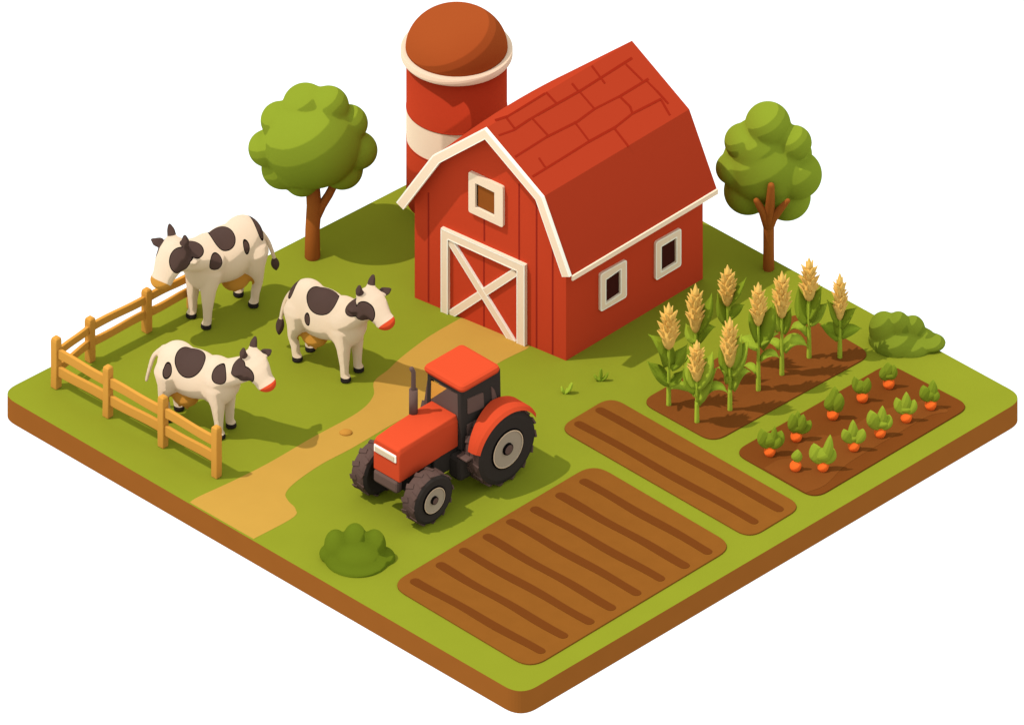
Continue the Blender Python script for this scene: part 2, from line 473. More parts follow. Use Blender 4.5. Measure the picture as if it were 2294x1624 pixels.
# ------------------------------------------------------------------ silo
def silo():
    c = P(1023, 443)
    root = empty('silo', c, 'round red silo with rust dome and cream ring behind the barn', 'silo')
    r = 0.923
    mb = MB(); mb.lathe([(r, 0), (r, 1.37), (r, 1.3701), (r, 2.06), (r, 2.0601), (r, 3.25)], c, n=360, mis=[0, 0, 1, 1, 0])
    mb.build('wall', ['silo_red', 'silo_cream'], root)
    for h in (1.37, 2.06):   # painted joint lines, a slim band
        mb = MB(); mb.lathe([(r, h-.014), (r+.006, h-.012), (r+.006, h+.012), (r, h+.014)], c, n=128); mb.build('band_edge', 'cream_bead' if 0 else 'silo_red', root)
    mb = MB()
    mb.lathe([(r, 3.20), (1.015, 3.205), (1.025, 3.22), (1.025, 3.345), (1.015, 3.36), (0.94, 3.365)], c, n=360)
    mb.build('ring', ['silo_cream'], root)
    mb = MB()
    prof = [(0.935 * math.cos(a), 3.36 + 0.785 * math.sin(a)) for a in [k * math.pi / 2 / 30 for k in range(30)]] + [(0.004, 4.145)]
    mb.lathe(prof, c, n=240); mb.build('dome', 'dome_rust', root)
silo()

# ------------------------------------------------------------------ trees
RIGHT = V((1, 1, 0)).normalized(); BACK = V((-1, 1, 0)).normalized()
CUP = V((-1, 1, 2)).normalized()          # direction that reads as "up" on the sheet
def tree(name_label, base_px, lobes, trunk, kind):
    base = P(*base_px)
    root = empty('tree', base, name_label, 'tree')
    mb = MB()
    for px, py, r, depth in lobes:
        # lobe centre: trunk axis shifted by its offset, depth along the horizontal away from the front
        z = (base_px[1] - py) / 100.0
        c = base + UP * z + RIGHT * ((px - base_px[0]) / 122.47)
        c = c + BACK * depth - UP * (depth * 0.7071)    # keep its apparent height while it sits further back
        mb.ell(c, (r + 1.2) / 122.47, nu=56, nv=32)
    blend(mb, 'crown', 'leaf_crown', root, base, 0.035, 9)
    mb = MB(); trunk(mb, base)
    mb.build('trunk', 'bark', root)

def z2(x, y, r, d=0.0): return (507.1 + .295*x, 140.9 + .295*y, r*.295, d)
def z7(x, y, r, d=0.0): return (1521.5 + .2776*x, 197.2 + .2776*y, r*.2776, d + 0.45)
TL = 0.5
lob = [z2(600,325,172,TL+0.05), z2(775,330,155,TL), z2(930,460,143,TL+0.05), z2(1000,665,146,TL), z2(880,808,156,TL), z2(575,880,137,TL),
       z2(427,803,159,TL), z2(310,650,142,TL), z2(410,440,148,TL+0.05), z2(655,585,372,TL-0.02), z2(530,770,180,TL-0.12), z2(760,700,190,TL-0.2), z2(560,560,250,TL+0.5), z2(790,620,230,TL+0.5), z2(640,420,190,TL+0.5)]
def trunk_a(mb, b):
    g = BACK - UP*0.7071
    mb.tube([b + UP*0.02, b + UP*0.6 + g*0.1, b + UP*1.15 + RIGHT*0.03 + g*0.3, b + UP*1.7 + g*0.5], [0.145, 0.135, 0.14, 0.13], n=20)
    mb.tube([b + UP*0.85 + RIGHT*0.04 + g*0.2, b + UP*1.15 + RIGHT*0.17 + g*0.3, b + UP*1.4 + RIGHT*0.3 + g*0.4, b + UP*1.75 + RIGHT*0.45 + g*0.5], [0.10, 0.085, 0.08, 0.07], n=16)
tree('broad round green tree with forked trunk standing behind the cows', (700, 576), lob, trunk_a, 0)
lob = [z7(715,292,182,0.1), z7(515,432,149,0.05), z7(430,648,134,0.0), z7(555,832,193,0.1), z7(868,880,192,0.1), z7(950,700,200,0.0),
       z7(928,442,140,0), z7(700,600,345,0.22), z7(640,470,235,0.12), z7(600,480,220,0.6), z7(850,540,220,0.6), z7(720,760,260,0.45), z7(560,640,230,0.16)]
def trunk_b(mb, b):
    mb.tube([b + UP*0.02, b + UP*0.5, b + UP*0.95, b + UP*1.15], [0.105, 0.10, 0.10, 0.12], n=18)
    f = UP*0.7071 - BACK   # boughs spread on the near side, in front of the foliage
    mb.tube([b + UP*1.0, b + UP*1.15 + f*0.08 + RIGHT*0.01, b + UP*1.5 + f*0.16 + RIGHT*0.03, b + UP*1.87 + f*0.2 + RIGHT*0.045], [0.11, 0.10, 0.085, 0.062], n=16)
    mb.tube([b + UP*0.98, b + UP*1.14 + f*0.06 - RIGHT*0.05, b + UP*1.32 + f*0.13 - RIGHT*0.12, b + UP*1.53 + f*0.18 - RIGHT*0.225], [0.11, 0.10, 0.075, 0.055], n=16)
    mb.tube([b + UP*0.98, b + UP*1.14 + f*0.06 + RIGHT*0.06, b + UP*1.3 + f*0.13 + RIGHT*0.18, b + UP*1.53 + f*0.18 + RIGHT*0.35], [0.11, 0.10, 0.075, 0.045], n=16)
tree('slim green tree with three bare boughs beyond the corn bed', (1722, 603), lob, trunk_b, 1)

# ------------------------------------------------------------------ fences
def fence(posts, heights, label, first_owned=True, rails=((0.78, 0.21), (0.405, 0.22)), side=1):
    pts = [P(*p) for p in posts]
    root = empty('fence', pts[0] if first_owned else pts[1], label, 'fence', 'post and rail fences round the cow paddock')
    d = (pts[-1] - pts[0]).normalized(); s = UP.cross(d)
    R = Matrix((d, s, UP)).transposed()
    for k, (p, h) in enumerate(zip(pts, heights)):
        if k == 0 and not first_owned: continue
        mb = MB(); w = 0.15
        jig = lambda a: (random.random() - .5) * a
        lv = [(0, 1.0), (0.25, 1.0), (h*0.6, 0.98), (h - 0.09, 1.0), (h - 0.03, 0.9), (h, 0.55)]
        vs = []
        for z, q in lv:
            for cx, cy in ((-1,-1),(1,-1),(1,1),(-1,1)):
                vs.append(p + UP*z + d*(cx*w/2*q + jig(.008)) + s*(cy*w/2*q + jig(.008)))
        fs = [(0,1,2,3)]
        for i in range(len(lv)-1):
            for c in range(4): fs.append((i*4+c, i*4+(c+1)%4, i*4+4+(c+1)%4, i*4+4+c))
        fs.append(tuple(len(vs)-4+c for c in range(4)))
        mb.add(vs, fs); mb.build('post', 'fence_wood', root, bevel=0.016)
    for zc, hh in rails:
        for a, b in zip(pts[:-1], pts[1:]):
            mb = MB(); N = 8; vs = []
            for i in range(N+1):
                t = i / N
                e = 1 - 0.05 * math.exp(-((t-.5)/.3)**2)
                c = a + (b-a).normalized()*0.07 + (b - a - (b-a).normalized()*0.14)*t + UP*(zc + 0.012*math.sin(5*t + zc*9))
                for cx, cy in ((-1,-1),(1,-1),(1,1),(-1,1)):
                    vs.append(c + s*cx*0.035 + UP*cy*hh/2*e)
            fs = [(0,1,2,3), tuple(N*4+c for c in (3,2,1,0))]
            for i in range(N):
                for c in range(4): fs.append((i*4+c, i*4+4+c, i*4+4+(c+1)%4, i*4+(c+1)%4))
            mb.add(vs, fs); mb.build('rail', 'fence_wood', root, bevel=0.012)
    return root
fence([(126,867),(242,932),(365,999),(485,1067)], [1.13, 1.13, 1.13, 1.13], 'orange wooden fence of four posts running along the near side of the paddock')
fence([(126,867),(202,808),(329,742),(430,690)], [1.1, 0.98, 0.96, 0.9], 'orange wooden fence running up the far side towards the grazing cow', first_owned=False, rails=((0.74, 0.17), (0.40, 0.17)))

# ------------------------------------------------------------------ cows
def cow_mat(name, patches, hoof_z, muzzle, muzzle_hex, udder, darks, tail_tip):
    m, nt, out = new_mat(name)
    N = nt.nodes; Lk = nt.links
    tc = N.new('ShaderNodeTexCoord'); pos = tc.outputs['Object']
    def dist(c, r):
        s = N.new('ShaderNodeVectorMath'); s.operation = 'SUBTRACT'; Lk.new(pos, s.inputs[0]); s.inputs[1].default_value = c
        d = N.new('ShaderNodeVectorMath'); d.operation = 'DIVIDE'; Lk.new(s.outputs[0], d.inputs[0]); d.inputs[1].default_value = r
        l = N.new('ShaderNodeVectorMath'); l.operation = 'LENGTH'; Lk.new(d.outputs[0], l.inputs[0])
        a = N.new('ShaderNodeMath'); a.operation = 'SUBTRACT'; Lk.new(l.outputs['Value'], a.inputs[0]); a.inputs[1].default_value = 1
        b = N.new('ShaderNodeMath'); b.operation = 'MULTIPLY'; Lk.new(a.outputs[0], b.inputs[0]); b.inputs[1].default_value = min(r[0], r[2])
        return b.outputs[0]
    def mn(socks, smooth=0.0):
        cur = socks[0]
        for s in socks[1:]:
            x = N.new('ShaderNodeMath'); x.operation = 'SMOOTH_MIN' if smooth else 'MINIMUM'
            Lk.new(cur, x.inputs[0]); Lk.new(s, x.inputs[1])
            if smooth: x.inputs[2].default_value = smooth
            cur = x.outputs[0]
        return cur
    def less(s, v):
        x = N.new('ShaderNodeMath'); x.operation = 'LESS_THAN'; Lk.new(s, x.inputs[0]); x.inputs[1].default_value = v; return x.outputs[0]
    def mix(f, a, b):
        x = N.new('ShaderNodeMix'); x.data_type = 'RGBA'
        Lk.new(f, x.inputs[0])
        for sock, val in ((x.inputs[6], a), (x.inputs[7], b)):
            if isinstance(val, tuple): sock.default_value = val
            else: Lk.new(val, sock)
        return x.outputs[2]
    F_ = 1.2
    col = rgb('F3D9BB', F_)
    if udder: col = mix(less(mn([dist(*u) for u in udder]), 0), col, rgb('D69740', F_))
    pd = mn([mn([dist(*q) for q in grp], 0.03) if len(grp) > 1 else dist(*grp[0]) for grp in patches])
    col = mix(less(pd, 0.017), col, rgb('0F0C0C', F_))
    col = mix(less(pd, 0.0), col, rgb('59453E', F_))
    if darks: col = mix(less(mn([dist(*q) for q in darks]), 0), col, rgb('59453E', F_))
    col = mix(less(dist(*muzzle), 0), col, rgb(muzzle_hex, F_))
    sp = N.new('ShaderNodeSeparateXYZ'); Lk.new(pos, sp.inputs[0])
    col = mix(less(sp.outputs[2], hoof_z), col, rgb('322C28', 1.2))
    Lk.new(shader_for(nt, (0.9, 0.99), col), out.inputs['Surface'])
    for n_ in N:
        if n_.bl_idname == 'ShaderNodeBsdfToon': n_.inputs['Smooth'].default_value = 0.18
    return m

def cow(label, origin_px, heading, S, poll, muzz, zc, rz, near, patch_px, tail, tail_dark, muzzle_hex, mname, head_y=0.0, rumpx=-0.42, far_cheek=False):
    """near: +1 when the left flank (local +y) faces the viewer, -1 for the right flank. local +x is forward."""
    base = P(*origin_px)
    root = empty('cow', base, label, 'cow', 'cows in the paddock', rz=math.radians(heading))
    mb = MB()
    ry = 0.37 * S
    # trunk of the animal: deep chest, full belly, square rump
    mb.ell((rumpx, 0, zc + 0.02), (0.40*S, ry*0.98, rz), nu=40, nv=24)
    mb.ell((-0.05, 0, zc - 0.03), (0.60*S, ry*1.04, rz*0.97), nu=40, nv=24)
    mb.ell((0.40, 0, zc - 0.02), (0.42*S, ry*0.95, rz*1.0), nu=40, nv=24)
    mb.ell((0.60, 0, zc + 0.02), (0.26*S, ry*0.72, rz*0.72))
    # neck and head
    hv = V((poll[0], head_y*0.6, poll[1])); mz = V((muzz[0], head_y, muzz[1]))
    fdir = (mz - hv).normalized(); L = (mz - hv).length
    mid = hv + fdir * L * 0.38
    mb.tube([(0.42, 0, zc + rz*0.18), (0.62, head_y*0.2, zc + rz*0.42), mid - V((0.10, 0, -0.01))], [rz*0.76, rz*0.66, 0.29*S], n=24, flat=0.76)
    mb.tube([hv + fdir*0.12, hv + fdir*L*0.45, mz - fdir*0.10], [0.29*S, 0.265*S, 0.19*S], n=24, flat=0.85)
    mb.ell(mz - fdir*0.06, (0.20*S, 0.19*S, 0.165*S))
    mb.ell(mid - V((0.06,0,0.03)), (0.20*S, 0.18*S, 0.22*S))
    # ears and horns
    darks = []
    for sg in (-1, 1):
        if sg == near:      # laid back along the neck
            e0 = hv + fdir*0.16 + V((-0.08, sg*0.21*S, -0.04)); e1 = e0 + V((-0.15*S, sg*0.05, -0.03)); e2 = e0 + V((-0.27*S, sg*0.05, -0.07))
        else:
            e0 = hv + fdir*0.12 + V((0.0, sg*0.18*S, 0.0)); e1 = e0 + V((0.04, sg*0.20*S, 0.04)); e2 = e0 + V((0.05, sg*0.33*S, 0.01))
        mb.tube([e0, e1, e2], [0.07, 0.12*S, 0.05], n=14, flat=0.55)
        if sg != near: darks.append((e1 + V((0, sg*0.06, 0)), (0.15*S, 0.165*S, 0.15*S)))
        h0 = hv + V((-0.04, sg*0.14*S, 0.04)); h1 = h0 + V((0.0, sg*0.06, 0.19*S)); h2 = h0 + V((0.02, sg*0.07, 0.29*S))
        mb.tube([h0, h1, h2], [0.085*S, 0.07*S, 0.04], n=14)
        darks.append((h1 + V((0, sg*.01, 0.06)), (0.14*S, 0.14*S, 0.17*S)))
    # legs: hock behind, knee in front
    lx = 0.55
    zb = zc - rz * 0.35
    for sg in (-1, 1):
        y = sg * 0.20 * S
        mb.tube([(lx - 0.10, y*0.9, zb + 0.1), (lx - 0.02, y, zc - rz*0.85), (lx, y, 0.34), (lx, y, 0.13)], [0.21*S, 0.135*S, 0.088, 0.078], n=18)
        mb.tube([(lx + 0.015, y, 0.13), (lx + 0.03, y, 0.07)], [0.085, 0.10], n=18, cap_round=False)
        mb.tube([(lx + 0.03, y, 0.085), (lx + 0.035, y, 0.0)], [0.098, 0.108], n=18, cap_round=False)
        mb.tube([(-lx + 0.02, y*0.9, zb + 0.12), (-lx + 0.02, y, zc - rz*0.72), (-lx - 0.07, y, 0.50), (-lx - 0.015, y, 0.30), (-lx, y, 0.13)], [0.27*S, 0.19*S, 0.10, 0.085, 0.078], n=18)
        mb.tube([(-lx + 0.015, y, 0.13), (-lx + 0.03, y, 0.07)], [0.085, 0.10], n=18, cap_round=False)
        mb.tube([(-lx + 0.03, y, 0.085), (-lx + 0.035, y, 0.0)], [0.098, 0.108], n=18, cap_round=False)
    # udder with teats
    uc = V((-0.24, near*0.05, zc - rz*1.08)); mb.ell(uc, (0.27*S, 0.22*S, 0.23*S))
    for sx in (-1, 1):
        for sy in (-1, 1): mb.tube([uc + V((sx*.07, sy*.07, -0.12)), uc + V((sx*.08, sy*.08, -0.235))], [0.045, 0.03], n=10)
    # tail
    tp = bez([V(q) for q in tail], 6); n_t = len(tp)
    rad = [0.055 - 0.02 * k / n_t for k in range(n_t)]
    if tail_dark:
        for k in range(n_t):
            u = k / (n_t - 1)
            if u > 0.72: rad[k] = 0.035 + 0.05 * math.sin((u - 0.72) / 0.28 * math.pi) ** 0.8
    mb.tube(tp, rad, n=12)
    if tail_dark:
        a = tp[int(n_t*0.74)]; b = tp[-1]; c = (a + b) / 2; hl = (a - b).length / 2 + 0.06
        darks.append((c, (0.2, 0.2, max(hl, .1))))
    tmp = mb.build('body', 'cream', None, base=(0, 0, 0))
    md = tmp.modifiers.new('r', 'REMESH'); md.mode = 'VOXEL'; md.voxel_size = 0.02
    sm = tmp.modifiers.new('s', 'SMOOTH'); sm.factor = 0.5; sm.iterations = 14
    dg = bpy.context.evaluated_depsgraph_get()
    me = bpy.data.meshes.new_from_object(tmp.evaluated_get(dg))
    bpy.data.objects.remove(tmp)
    # locate the coat patches on the flank
    Rz = Matrix.Rotation(math.radians(heading), 3, 'Z'); inv = Rz.inverted()
    bm = bmesh.new(); bm.from_mesh(me); bvh = BVHTree.FromBMesh(bm); bm.free()
    dv = inv @ V((-1, 1, -1)).normalized()
    patches = []
    for grp in patch_px:
        g = []
        for px, py, a, b, *yy in grp:
            o = inv @ (P(px, py, 0) - base) - dv * 12
            hit, nrm, idx, dd = bvh.ray_cast(o, dv)
            if hit is None: continue
            g.append((tuple(hit), (a, yy[0] if yy else 0.30, b)))
        if g: patches.append(g)
    if far_cheek: patches.append([(tuple(hv + fdir*L*0.30 + V((0.0, -near*0.24*S, 0.02))), (0.24, 0.17, 0.27))])
    me.materials.clear()
    mm = cow_mat(mname, patches, 0.105, (tuple(mz + fdir*0.06 + V((0.03, 0, 0.01))), (0.20*S, 0.22*S, 0.185*S)), muzzle_hex,
                 [(tuple(uc + V((0, 0, -0.08))), (0.33*S, 0.30*S, 0.27*S))], [(tuple(c), r) for c, r in darks], None)
    me.materials.append(mm)
    for p in me.polygons: p.use_smooth = True
    o = bpy.data.objects.new('body', me); COL.objects.link(o); o.parent = root
    return root

cow('cream cow with brown patches and orange muzzle facing left at the far fence', (501, 697), -96.7, 1.1, (1.15, 1.97), (1.55, 1.38), 1.31, 0.58, 1,
    [[(434,556,.2,.15,.25),(419,568,.16,.16,.15),(404,584,.2,.26,.18)], [(498,530,.22,.24)], [(484,588,.13,.15)], [(552,554,.055,.11)], [(580,508,.09,.22)]],
    [(-0.72, 0, 1.60), (-0.92, 0.1, 1.27), (-1.0, 0.2, 0.92), (-1.05, 0.22, 0.60)], True, 'D69740', 'hide_orange_muzzle', head_y=0.1, far_cheek=True)
cow('cream cow with brown patches and red muzzle facing the barn beside the path', (732, 818), 8.5, 1.0, (0.92, 1.93), (1.36, 1.50), 1.17, 0.52, -1,
    [[(780,692,.19,.14),(816,702,.19,.22,.2)], [(722,668,.3,.3)], [(688,716,.055,.11)], [(655,643,.1,.17)]],
    [(-0.70, 0, 1.45), (-0.90, -0.02, 1.12), (-0.99, -0.05, 0.75), (-1.04, -0.06, 0.30)], True, 'EB5531', 'hide_red_muzzle')
cow('cream cow with two horns and red muzzle standing behind the near fence', (444, 948), 15, 1.0, (1.10, 1.84), (1.46, 1.36), 1.13, 0.50, -1,
    [[(520,798,.17,.17),(536,820,.15,.2),(550,842,.15,.18,.2)], [(425,806,.27,.33)], [(491,841,.15,.16)], [(375,830,.07,.13)], [(348,785,.1,.17)]],
    [(-0.72, 0, 1.45), (-0.92, -0.02, 1.2), (-1.0, -0.05, 0.9), (-1.06, -0.06, 0.62)], False, 'EB5531', 'hide_plain_tail')

# ------------------------------------------------------------------ tractor
def tractor():
    cx = 1.77
    base = V((cx, -3.75, 0))
    root = empty('tractor', base, 'red farm tractor with dark cab and big rear wheels beside the path', 'tractor')
    def box(name, x0, x1, y0, y1, z0, z1, m, bevel=0.02, parent=root):
        mb = MB(); mb.box(((x0+x1)/2, (y0+y1)/2, (z0+z1)/2), (x1-x0, y1-y0, z1-z0))
        return mb.build(name, m, parent, base=base, bevel=bevel)
    def wheel(xo, sg, y, r, w, rimr, lugs):
        """xo: outer face, sg: +1 when the outer face looks to +x"""
        mb = MB(); xi = -w * sg
        c = V((xo, y, r))
        prof = [(rimr*0.9, -0.05*sg), (rimr, -0.01*sg), (r*0.82, 0.0), (r*0.93, -0.03*sg), (r*0.965, -0.08*sg), (r*0.965, xi+0.08*sg), (r*0.93, xi+0.03*sg), (r*0.8, xi), (rimr*0.9, xi+0.05*sg)]
        mb.lathe(prof, c, axis='x', n=72, smooth=False, mis=[0,0,0,1,1,1,0,0])
        for k in range(lugs):
            a = 2*math.pi*k/lugs
            for half in (0, 1):
                aa = a + half*math.pi/lugs
                Rm = Matrix.Rotation(aa, 3, 'X')
                x0 = xo - sg*(w*0.27 + half*w*0.46)
                mb.box(c + V((x0 - xo, 0, 0)) + Rm @ V((0, 0, r*0.967)), (w*0.44, r*0.17, r*0.05), Rm @ Matrix.Rotation(0.35*(1 if half else -1)*sg, 3, 'Z'), 1)
        wh = mb.build('wheel', ['tyre_rubber', 'tyre_tread_lit'], root, base=base)
        mb = MB()
        pr = [(rimr+0.025, -0.02*sg), (rimr+0.025, 0.012*sg), (rimr, 0.016*sg), (rimr*0.955, 0.018*sg), (rimr*0.93, 0.0), (rimr*0.32, -0.012*sg), (rimr*0.30, 0.03*sg), (rimr*0.25, 0.035*sg), (0.002, 0.036*sg)]
        mb.lathe(pr, c, axis='x', n=64, mis=[0, 0, 1, 2, 2, 0, 0, 3], smooth=False)
        mb.build('rim', ['hub_black', 'rim_ring', 'rim_grey', 'tractor_brown'], wh, base=base)
    RX, FX = 0.89, 0.84
    wheel(cx + RX, 1, -2.77, 0.78, 0.44, 0.385, 15); wheel(cx - 0.78, -1, -2.77, 0.78, 0.44, 0.385, 15)
    wheel(cx + FX, 1, -4.62, 0.53, 0.36, 0.265, 12); wheel(cx - FX, -1, -4.62, 0.53, 0.36, 0.265, 12)
    # chassis: gearbox, frame rails, axles, tank, step
    mb = MB()
    mb.box((cx, -3.35, 0.72), (0.62, 1.5, 0.5)); mb.box((cx, -4.35, 0.72), (0.46, 1.3, 0.34))
    mb.tube([(cx-0.6, -4.62, 0.53), (cx+0.6, -4.62, 0.53)], [0.1, 0.1], n=16, cap_round=False)
    mb.tube([(cx-0.6, -2.77, 0.75), (cx+0.6, -2.77, 0.75)], [0.16, 0.16], n=16, cap_round=False)
    mb.box((cx, -4.6, 0.62), (0.5, 0.3, 0.3))
    mb.build('chassis', 'tractor_dark', root, bevel=0.03)
    mb = MB(); mb.box((cx+0.42, -3.42, 0.58), (0.34, 0.55, 0.52)); mb.build('fuel_tank', 'tractor_dark', root, bevel=0.08)
    mb = MB(); mb.box((cx+0.6, -3.50, 0.86), (0.26, 0.36, 0.05)); mb.build('step', 'tractor_brown', root, bevel=0.02)
    # nose weight under the bonnet
    mb = MB(); mb.box((cx-0.02, -4.96, 0.72), (0.62, 0.16, 0.27)); mb.build('front_weight', 'tractor_brown', root, bevel=0.05)
    # bonnet
    mb = MB()
    secs = [(-5.02, 0.335, 0.86, 1.44, 0.26, 1.53), (-4.97, 0.34, 0.86, 1.49, 0.27, 1.575), (-4.6, 0.345, 0.88, 1.52, 0.29, 1.60), (-3.9, 0.35, 0.93, 1.54, 0.30, 1.63), (-3.52, 0.36, 0.95, 1.50, 0.29, 1.635)]
    vs = []
    for y, hw, z0, z1, tw, zt in secs:
        vs += [(cx-hw, y, z0), (cx+hw, y, z0), (cx+hw, y, z1), (cx+tw+0.03, y, zt), (cx-tw-0.03, y, zt), (cx-hw, y, z1)]
    fs = [(0,1,2,3,4,5), tuple(24+k for k in (5,4,3,2,1,0))]
    for i in range(4):
        for k in range(6): fs.append((i*6+k, i*6+6+k, i*6+6+(k+1)%6, i*6+(k+1)%6))
    mb.add(vs, fs); bon = mb.build('bonnet', 'tractor_red', root, bevel=0.02, angle=25)
    mb = MB(); mb.box((cx-0.02, -5.03, 1.355), (0.57, 0.03, 0.165)); lamp = mb.build('headlight', 'cream_bead', root, bevel=0.02)
    mb = MB(); mb.box((cx-0.02, -5.048, 1.355), (0.50, 0.02, 0.11)); mb.build('lens', 'lamp_cream', lamp, base=base, bevel=0.008)
    # exhaust stack on the far side of the bonnet
    ex = V((1.47, -4.02, 1.58))
    mb = MB(); mb.tube([ex, ex + UP*0.56], [0.082, 0.082], n=20, cap_round=False); st = mb.build('exhaust', 'tractor_brown', root)
    mb = MB(); mb.tube([ex + UP*0.55, ex + UP*0.95, ex + UP*1.03 + V((-0.015, -0.03, 0))], [0.045, 0.042, 0.045], n=16); mb.build('exhaust_pipe', 'tractor_brown', st, base=base)
    # cab: pillars, sills and tinted panes; the far window is open to the field
    xl, xr, yf, yb = cx-0.46, cx+0.46, -3.53, -2.50
    mb = MB(); pw = 0.09
    for x, y in ((xl+pw/2, yf+pw/2), (xr-pw/2, yf+pw/2), (xl+pw/2, yb-pw/2), (xr-pw/2, yb-pw/2)):
        lean = -0.03 if x > cx else 0.03
        mb.prism([V((x-pw/2, y-pw/2, 0.9)), V((x+pw/2, y-pw/2, 0.9)), V((x+pw/2, y+pw/2, 0.9)), V((x-pw/2, y+pw/2, 0.9))], V((lean, 0, 1.32)))
    mb.box(((xl+xr)/2, yf+0.04, 2.16), (xr-xl-0.05, 0.07, 0.1)); mb.box(((xl+xr)/2, yb-0.04, 2.16), (xr-xl-0.05, 0.07, 0.1))
    mb.box((xl+0.06, (yf+yb)/2, 2.16), (0.07, yb-yf-0.1, 0.1)); mb.box((xr-0.06, (yf+yb)/2, 2.16), (0.07, yb-yf-0.1, 0.1))
    mb.box(((xl+xr)/2, (yf+yb)/2, 0.98), (xr-xl-0.02, yb-yf-0.02, 0.2))
    mb.box((xl+0.04, (yf+yb)/2, 1.28), (0.05, yb-yf-0.12, 0.5))         # far door
    mb.box((xr-0.045, (yf+yb)/2, 1.6), (0.05, yb-yf-0.12, 1.2))         # near door
    mb.box(((xl+xr)/2, yb-0.045, 1.6), (xr-xl-0.12, 0.05, 1.2))         # back wall
    mb.build('cab', 'tractor_dark', root, bevel=0.012)
    # windscreen: dark tinted, its far corner painted amber for the bright path seen through
    def wq(px, py): return on_plane(px, py, V((cx, yf + 0.012, 0)), V((0, -1, 0)))
    mb = MB()
    scr = [wq(*q) for q in ((958,856),(961,900),(998,878),(1031,894),(1031,968),(1010,948),(985,925),(960,909),(947,914),(952,880))]
    scr = [wq(*q) for q in ((962,897),(1000,872),(1033,886),(1033,975),(946,975),(950,900),(957,853),(961,853))]
    mb.prism(scr, V((0, 0.02, 0))); mb.build('windscreen', 'tractor_brown', root)
    mb = MB(); mb.prism([wq(*q) for q in ((961,853),(966,853),(1000,871),(962,896))], V((0, 0.01, 0))); mb.build('windscreen', 'pane_painted_view', root)
    def sq(px, py): return on_plane(px, py, V((xr - 0.02, 0, 0)), V((1, 0, 0)))
    for poly in (((1046,893),(1081,878),(1083,912),(1046,927)), ((1099,864),(1106,872),(1114,898),(1102,908)), ((1045,951),(1070,938),(1072,960),(1056,990),(1046,985))):
        mb = MB(); mb.prism(round_poly([sq(*q) for q in poly], 0.03, 4), V((0.022, 0, 0))); mb.build('side_window', 'tractor_brown', root)
    # seat and wheel inside
    mb = MB(); mb.box((cx, -2.95, 1.25), (0.42, 0.4, 0.12)); mb.box((cx, -2.78, 1.5), (0.42, 0.1, 0.45)); mb.build('seat', 'tractor_brown', root, bevel=0.03)
    mb = MB(); mb.tube([V((cx + .16*math.cos(a), -3.28 + .05*math.sin(a), 1.55 + .15*math.sin(a))) for a in [k*math.pi/10 for k in range(21)]], [0.016]*21, n=8, cap_round=False); mb.build('steering_wheel', 'tractor_dark', root)
    # roof
    mb = MB()
    rp = round_poly([V((cx-0.52, -3.58, 2.2)), V((cx+0.52, -3.58, 2.2)), V((cx+0.52, -2.55, 2.2)), V((cx-0.52, -2.55, 2.2))], 0.12, 5)
    mb.prism(rp, UP * 0.16); mb.build('roof', 'tractor_red', root, bevel=0.075)
    # fenders over the rear wheels
    for sg in (1, -1):
        mb = MB(); n = 30; vs = []
        prof = [(0.42, 0.885), (0.80, 0.885), (0.88, 0.855), (0.935, 0.795), (0.92, 0.79), (0.86, 0.825), (0.79, 0.84), (0.42, 0.84)]
        m_ = len(prof)
        a_start = 162 if sg > 0 else 100
        for i in range(n+1):
            u = i / n; a = math.radians(a_start - (a_start-30) * u)
            inner = 0.70 - 0.22 * min(1, max(0, (162 - math.degrees(a)) / 70)) 
            for q, (dx, r) in enumerate(prof): vs.append((cx + sg*(inner if q in (0, 7) else dx), -2.77 + r*math.cos(a), 0.775 + r*math.sin(a)))
        fs = [tuple(range(m_)), tuple(n*m_ + k for k in range(m_-1, -1, -1))]
        for i in range(n):
            for k in range(m_): fs.append((i*m_+k, i*m_+m_+k, i*m_+m_+(k+1)%m_, i*m_+(k+1)%m_))
        mb.add(vs, fs); mb.build('fender', 'tractor_red', root)
tractor()

# ------------------------------------------------------------------ corn
def blade(mb, pts, w, th=0.012, fold=0.35, mi=0):
    """a leaf: pointed, folded along its midrib, with thickness"""
    pts = [V(p) for p in pts]; n = len(pts); vs = []
    axis = None
    for i, p in enumerate(pts):
        t = i / (n - 1)
        d = (pts[min(i+1, n-1)] - pts[max(i-1, 0)]).normalized()
        view = V((1, -1, 1)).normalized() * 0.55 + UP * 0.6 + d.cross(RIGHT) * 0.1
        s = d.cross(view).normalized(); u = s.cross(d).normalized()
        ww = w * (math.sin(math.pi * min(1, 0.16 + t * 0.84)) ** 0.75) * (1 - t**6)
        ww = max(ww, 0.004)
        vs += [p - s*ww/2 + u*ww*fold*0.5, p - u*th, p + s*ww/2 + u*ww*fold*0.5, p + u*th]
    fs = [(0,1,2,3), tuple((n-1)*4 + k for k in (3,2,1,0))]
    for i in range(n-1):
        for k in range(4): fs.append((i*4+k, i*4+4+k, i*4+4+(k+1)%4, i*4+(k+1)%4))
    mb.add(vs, fs, mi, True)

